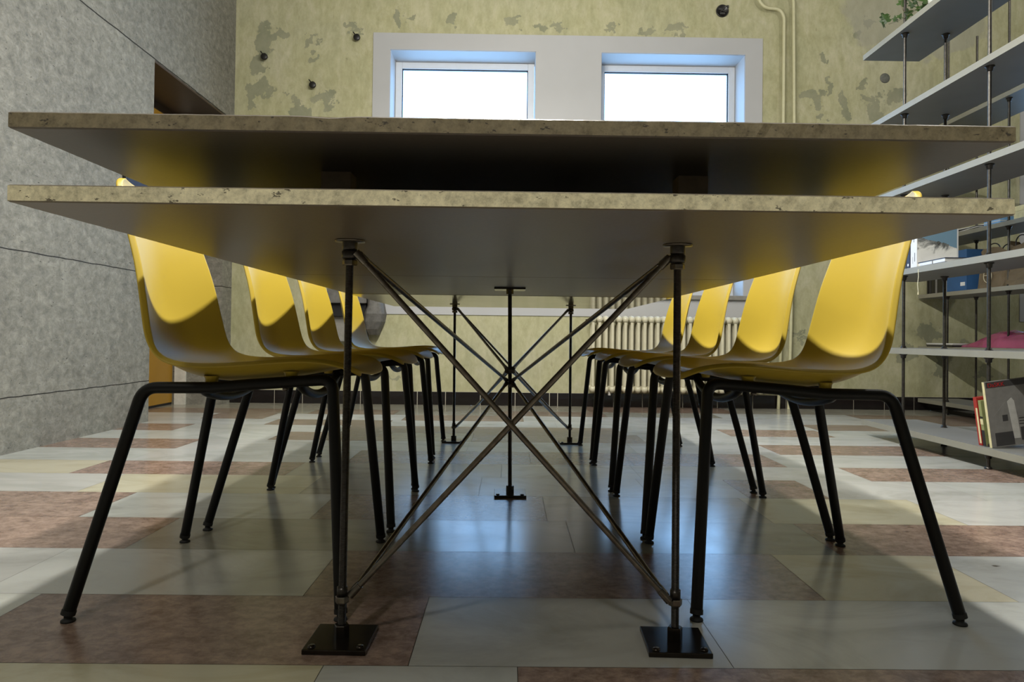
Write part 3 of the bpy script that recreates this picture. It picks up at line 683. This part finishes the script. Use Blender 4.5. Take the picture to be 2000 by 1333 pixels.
def paper_bag(label, loc, w, d, h, mat, rz, handle, print_):
    r = thing('paper_bag', label, 'bag', loc, rz, 'paper bags on the rear shelving'); rnd = random.Random(int(loc[1]*100))
    nz, n = 9, 20; vs = []; fs = []
    for i in range(nz):
        t = i/(nz-1); fl = 1-.35*t
        for k in range(n):
            a = 2*PI*k/n; cx_, sy2 = math.cos(a), math.sin(a)
            px = math.copysign(abs(cx_)**.35, cx_)*d/2*fl; py = math.copysign(abs(sy2)**.35, sy2)*w/2*(1-.05*t)
            j = .010*(.3+t); top = .02*math.sin(a*3+loc[1]*9) if i == nz-1 else 0
            vs.append((px+rnd.uniform(-j,j), py+rnd.uniform(-j,j), h*t+top))
    for i in range(nz-1):
        for k in range(n): fs.append((i*n+k, i*n+(k+1)%n, (i+1)*n+(k+1)%n, (i+1)*n+k))
    fs.append(tuple(range(n))[::-1])
    b = MB().add(vs, fs, 0, False).obj('bag_body', mat, r)
    so = b.modifiers.new('thick','SOLIDIFY'); so.thickness = .0012
    if handle:
        for s in (-1, 1):
            pts = [Vector((s*d*.28, -.055, h-.02))] + [Vector((s*d*.28, .055*math.cos(PI-PI*i/10)*1.0, h+.045*math.sin(PI*i/10))) for i in range(11)] + [Vector((s*d*.28,.055,h-.02))]
            MB().tube(pts, .004, 8).obj('handle','blackpaper',r)
    if print_:
        mb = MB()
        if print_ == 'ring':
            a = [Vector((-d/2-.004, .035*math.cos(2*PI*i/20), .085+.045*math.sin(2*PI*i/20))) for i in range(21)]
            mb.tube(a, .003, 6); mb.tube([(-d/2-.004,0,.03),(-d/2-.004,0,.13)], .003, 6); mb.tube([(-d/2-.004,-.03,.09),(-d/2-.004,.03,.09)], .0025, 6)
        else:
            q = [(-d/2*.9-.004,-.05,h*.55),(-d/2*.9-.004,.05,h*.55),(-d/2*.8-.004,.05,h*.72),(-d/2*.8-.004,-.05,h*.72),(-d/2*.9-.004,-.05,h*.55)]
            mb.tube(q, .002, 6)
        mb.obj('printed_mark', 'kraftprint' if print_ == 'ring' else 'brown', r)
    return r
paper_bag('brown paper bag with a pale round print beside the blue file', (3.43,4.72,zb), .24, .2, .27, 'kraft', .1, True, 'ring')
paper_bag('brown paper bag with black handle right of the printed bag', (3.42,4.44,zb), .26, .2, .29, 'kraft', -.05, True, 'box')
paper_bag('crumpled brown paper bag at the right edge of the rear shelving', (3.43,4.16,zb), .24, .18, .26, 'kraft', .12, True, None)
# shelf above: magazines, light blue box, white box
zc_ = ZS[3]
def sheets(label, loc, n, w, d, mats, group=None, name='magazine_stack', cat='magazines', t=.006):
    r = thing(name, label, cat, loc, 0, group); rnd = random.Random(n*7+int(loc[1]*10))
    for i in range(n):
        R = rotm('Z', rnd.uniform(-.12,.12))
        vs = MB().box((-d/2,-w/2,i*t),(d/2,w/2,i*t+t*.9)); vs.v = [tuple(R @ Vector(v)) for v in vs.v]
        vs.obj('magazine', mats[i % len(mats)], r)
    return r
sheets('stack of flat papers on the rear shelving above the paper bags', (3.44,4.93,zc_), 5, .30, .22, ['blackpaper','lightprint','whitecover','charcoal','whitecover'])
b2 = thing('card_box', 'light blue and white box on the stack level above the bags', 'box', (3.32,4.58,zc_))
MB().box((0,0,0),(.2,.16,.05)).obj('box_base','skyblue',b2,bevel=.002); MB().box((-.002,-.002,.05),(.202,.162,.058)).obj('box_lid','whitecover',b2,bevel=.002); MB().box((-.001,-.001,.018),(.201,.161,.024)).obj('white_band','whitecover',b2)
b3 = thing('card_box', 'cream box on the rear shelving right of the light blue box', 'box', (3.33,4.25,zc_))
MB().box((0,0,0),(.2,.22,.085)).obj('box_base','creamcover',b3,bevel=.003); MB().box((-.003,-.003,.055),(.203,.223,.09)).obj('box_lid','creamcover',b3,bevel=.003)
# lower shelf: magazines, pink bag, sage bundle
zd = ZS[1]
sheets('thin fanned magazines lying left of the pink plastic bag', (3.42,5.19,zd), 4, .36, .24, ['blackpaper','charcoal','lightprint','whitecover'], t=.007)
def blob(name, label, cat, mat, loc, prof, depth, seed):
    """crumpled film bundle: prof = (y, height) along Y"""
    rnd = random.Random(seed); m = 9; vs = []; fs = []
    for (y, h) in prof:
        for k in range(m):
            a = PI*k/(m-1); vs.append((-math.cos(a)*depth/2*(.55+.45*min(1,h/.08))+rnd.uniform(-.006,.006), y+rnd.uniform(-.004,.004), max(.001, math.sin(a)**.6*h + rnd.uniform(-.006,.006)*(0<k<m-1))))
    for i in range(len(prof)-1):
        for k in range(m-1): fs.append((i*m+k, (i+1)*m+k, (i+1)*m+k+1, i*m+k+1))
    fs.append(tuple(range(m))); fs.append(tuple(range((len(prof)-1)*m, len(prof)*m))[::-1])
    return tag(MB().add(vs, fs, 0, False).obj(name, mat, None, loc), label, cat)
blob('plastic_bag', 'shiny pink plastic bag lying on the lower rear shelf', 'bag', 'magenta', (3.42,4.2,zd), [(.82,.012),(.76,.03),(.68,.05),(.60,.07),(.52,.095),(.46,.112),(.38,.118),(.30,.11),(.2,.115),(.1,.1),(0,.1),(-.1,.09),(-.2,.06)], .24, 5)
blob('cloth_bundle', 'sage green bundle behind the pink plastic bag', 'bundle', 'sage', (3.545,4.3,zd+.12), [(.30,.02),(.25,.06),(.16,.085),(.08,.09),(0,.10),(-.1,.10),(-.2,.08)], .13, 9)

# ------------------------------------------------------------------ on the back wall
def radiator():
    x0, n, pitch = .63, 28, .0507; y = YF-.115; z0, z1 = .115, .735
    r = thing('radiator', 'long cream column radiator under the right window', 'radiator', (x0+n*pitch/2, y, 0)); P = Vector(r.location)
    def section():
        mb = MB(); w = .0135
        for dy in (-.052, 0, .052):
            pts = [(0,dy,z0+.06),(0,dy,z1-.06)]; mb.tube(pts, w, 10)
        for zc, s in ((z1-.045, 1), (z0+.045, -1)):
            # rounded header
            vs = []; fs = []; m = 12
            for yy, rr in ((-.074,.008),(-.068,.020),(-.052,.03),(-.026,.032),(0,.033),(.026,.032),(.052,.03),(.068,.020),(.074,.008)):
                for k in range(m):
                    a = 2*PI*k/m; vs.append((math.cos(a)*min(.0247,rr), yy, zc + s*.008 + math.sin(a)*rr*.95))
            for i in range(8):
                for k in range(m): fs.append((i*m+k, i*m+(k+1)%m, (i+1)*m+(k+1)%m, (i+1)*m+k))
            fs += [tuple(range(m))[::-1], tuple(range(8*m, 9*m))]; mb.add(vs, fs, 0, True)
        return mb
    proto = section().obj('section','cream',r,(x0-P.x+.5*pitch,0,0))
    for i in range(1, n):
        c = proto.copy(); COL.objects.link(c); c.location.x = x0-P.x+(i+.5)*pitch
    for zc in (z0+.045, z1-.045):
        MB().tube([(x0-P.x,0,zc),(x0+n*pitch-P.x,0,zc)], .017, 12).obj('header_pipe','cream',r)
    MB().tube([(x0-P.x-.03,0,z1-.045),(x0-P.x,0,z1-.045)], .010, 8).obj('bleed_valve','brown',r)
    MB().tube([(x0-P.x+.16,-.02,z0-.012),(x0-P.x+.16,-.02,z0+.03)], .012, 8).obj('drain_plug','pot',r)
    xe = x0+n*pitch-P.x
    MB().tube(fillet([(xe,0,z1-.045),(xe+.04,0,z1-.045),(2.188-P.x-.02,.06,z1-.045),(2.163-P.x,.08,z1-.045)],.02,4), .010, 10).obj('feed_pipe','cream',r)
    MB().tube([(xe,0,z1-.045),(xe+.035,0,z1-.045)], .016, 10).obj('valve','brown',r)
    MB().tube([(xe,0,z0+.045),(2.24-P.x,.08,z0+.045)], .010, 10).obj('feed_pipe','cream',r)
    for xx in (x0+.2-P.x, x0+1.2-P.x):
        MB().box((xx-.008,-.05,z0+.02),(xx+.008,.113,z0+.035)).obj('bracket','cream',r)
radiator()
yw = YF-.034
tag(MB().tube(fillet([(1.968,yw,3.79),(1.976,yw,3.30),(2.03,yw,3.235),(2.15,yw,3.225),(2.187,yw,3.17),(2.187,yw,.7),(2.163,yw,0)],[.05,.05,.05,.05,.05,.05],6), .0125, 14).obj('heating_pipe','pipe'),
    'cream heating pipe with an S bend, left one of the pair', 'pipe', 'heating pipes on the back wall')
tag(MB().tube(fillet([(1.99,yw,3.79),(2.0,yw,3.37),(2.24,yw,3.355),(2.263,yw,3.30),(2.275,yw,2.3),(2.262,yw,.7),(2.246,yw,0)],[.05,.05,.05,.05,.05,.05],6), .0125, 14).obj('heating_pipe','pipe'),
    'straight cream heating pipe, right one of the pair', 'pipe', 'heating pipes on the back wall')
for (x, z, lb) in ((-1.99,2.775,'black round coat peg, leftmost of three on the back wall'),(-1.252,2.942,'black round coat peg nearest the window, highest of three'),(-1.60,2.553,'black round coat peg, lowest of three on the back wall')):
    k = thing('coat_peg', lb, 'peg', (x,YF,z), 0, 'black pegs on the back wall')
    MB().lathe([(0,-.05),(.022,-.05),(.027,-.046),(.027,-.034),(.020,-.03),(.009,-.028),(.009,0)], (0,0,0), 20, axis='y').obj('peg_head','blackpaper',k)
    MB().tube([(-.006,-.036,.012),(-.032,-.034,.045)], .0045, 8).obj('prong','blackpaper',k)
v = thing('wall_socket', 'round black wall box with exposed fitting above right window', 'socket', (1.695,YF,3.218))
MB().lathe([(.0,-.004),(.040,-.004),(.044,-.012),(.050,-.012),(.050,0)], (0,0,0), 28, axis='y').obj('round_box','blackpaper',v)
MB().box((-.02,-.012,-.03),(.022,-.004,-.014)).tube([(-.02,-.012,.01),(.03,-.012,-.01)],.004,6).tube([(-.02,-.012,-.01),(.02,-.012,.026)],.004,6).obj('fitting','charcoal',v)
MB().box((.034,-.010,.026),(.052,-.001,.046)).obj('lug','charcoal',v)
tag(MB().lathe([(0,-.006),(.036,-.006),(.040,-.003),(.040,0)], (0,0,0), 28, axis='y').obj('junction_cover','greycap',None,(3.025,YF,2.692)), 'round grey cover cap on the back wall below the top shelf', 'cap')
# rough stone basin beneath the left window
bs = thing('stone_basin', 'rough grey stone basin on the back wall behind the far left chair', 'basin', (-1.28,YF,0))
rnd = random.Random(4)
def ring(z, x0, x1, y):   # outline in plan at height z
    n = 24; out = []
    for k in range(n):
        a = 2*PI*k/n; cx_, sx_ = math.cos(a), math.sin(a)
        px = (x0+x1)/2 + math.copysign(abs(cx_)**.6, cx_)*(x1-x0)/2; py = -y/2 + math.copysign(abs(sx_)**.5, sx_)*y/2
        out.append((px+rnd.uniform(-.004,.004), min(-.001, py+rnd.uniform(-.004,.004)), z))
    return out
lv = [(.555,.17,.245,.12),(.60,.15,.265,.17),(.66,.14,.29,.2),(.72,.15,.30,.22),(.78,.17,.29,.22),(.86,.18,.275,.22),(.93,.18,.27,.21)]
vs = []; 
for z, a, b, y in lv: vs += ring(z, a, b, y)
n = 24; fs = [(i*n+k, i*n+(k+1)%n, (i+1)*n+(k+1)%n, (i+1)*n+k) for i in range(len(lv)-1) for k in range(n)] + [tuple(range(n))[::-1], tuple(range((len(lv)-1)*n, len(lv)*n))]
MB().add(vs, fs).obj('stone_cheek','stone',bs)
MB().box((-.14,-.19,.80),(.165,-.0005,.92)).obj('stone_bowl','stone',bs,bevel=.006)
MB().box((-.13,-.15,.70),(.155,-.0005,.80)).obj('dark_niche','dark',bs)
MB().box((-.12,-.1,.50),(.15,-.0005,.70)).obj('stone_bracket','sill',bs,bevel=.006)
# framed panel added for an unidentified dark strip on the left wall
dp = thing('dark_wall_panel', 'dark framed panel on the concrete wall glimpsed between slabs above the nearest left chair', 'picture', (XL,4.07,1.36))
MB().box((0,-.15,0),(.02,.15,.36)).obj('frame','blackpaper',dp); MB().box((.02,-.13,.02),(.021,.13,.34)).obj('print','navy',dp)
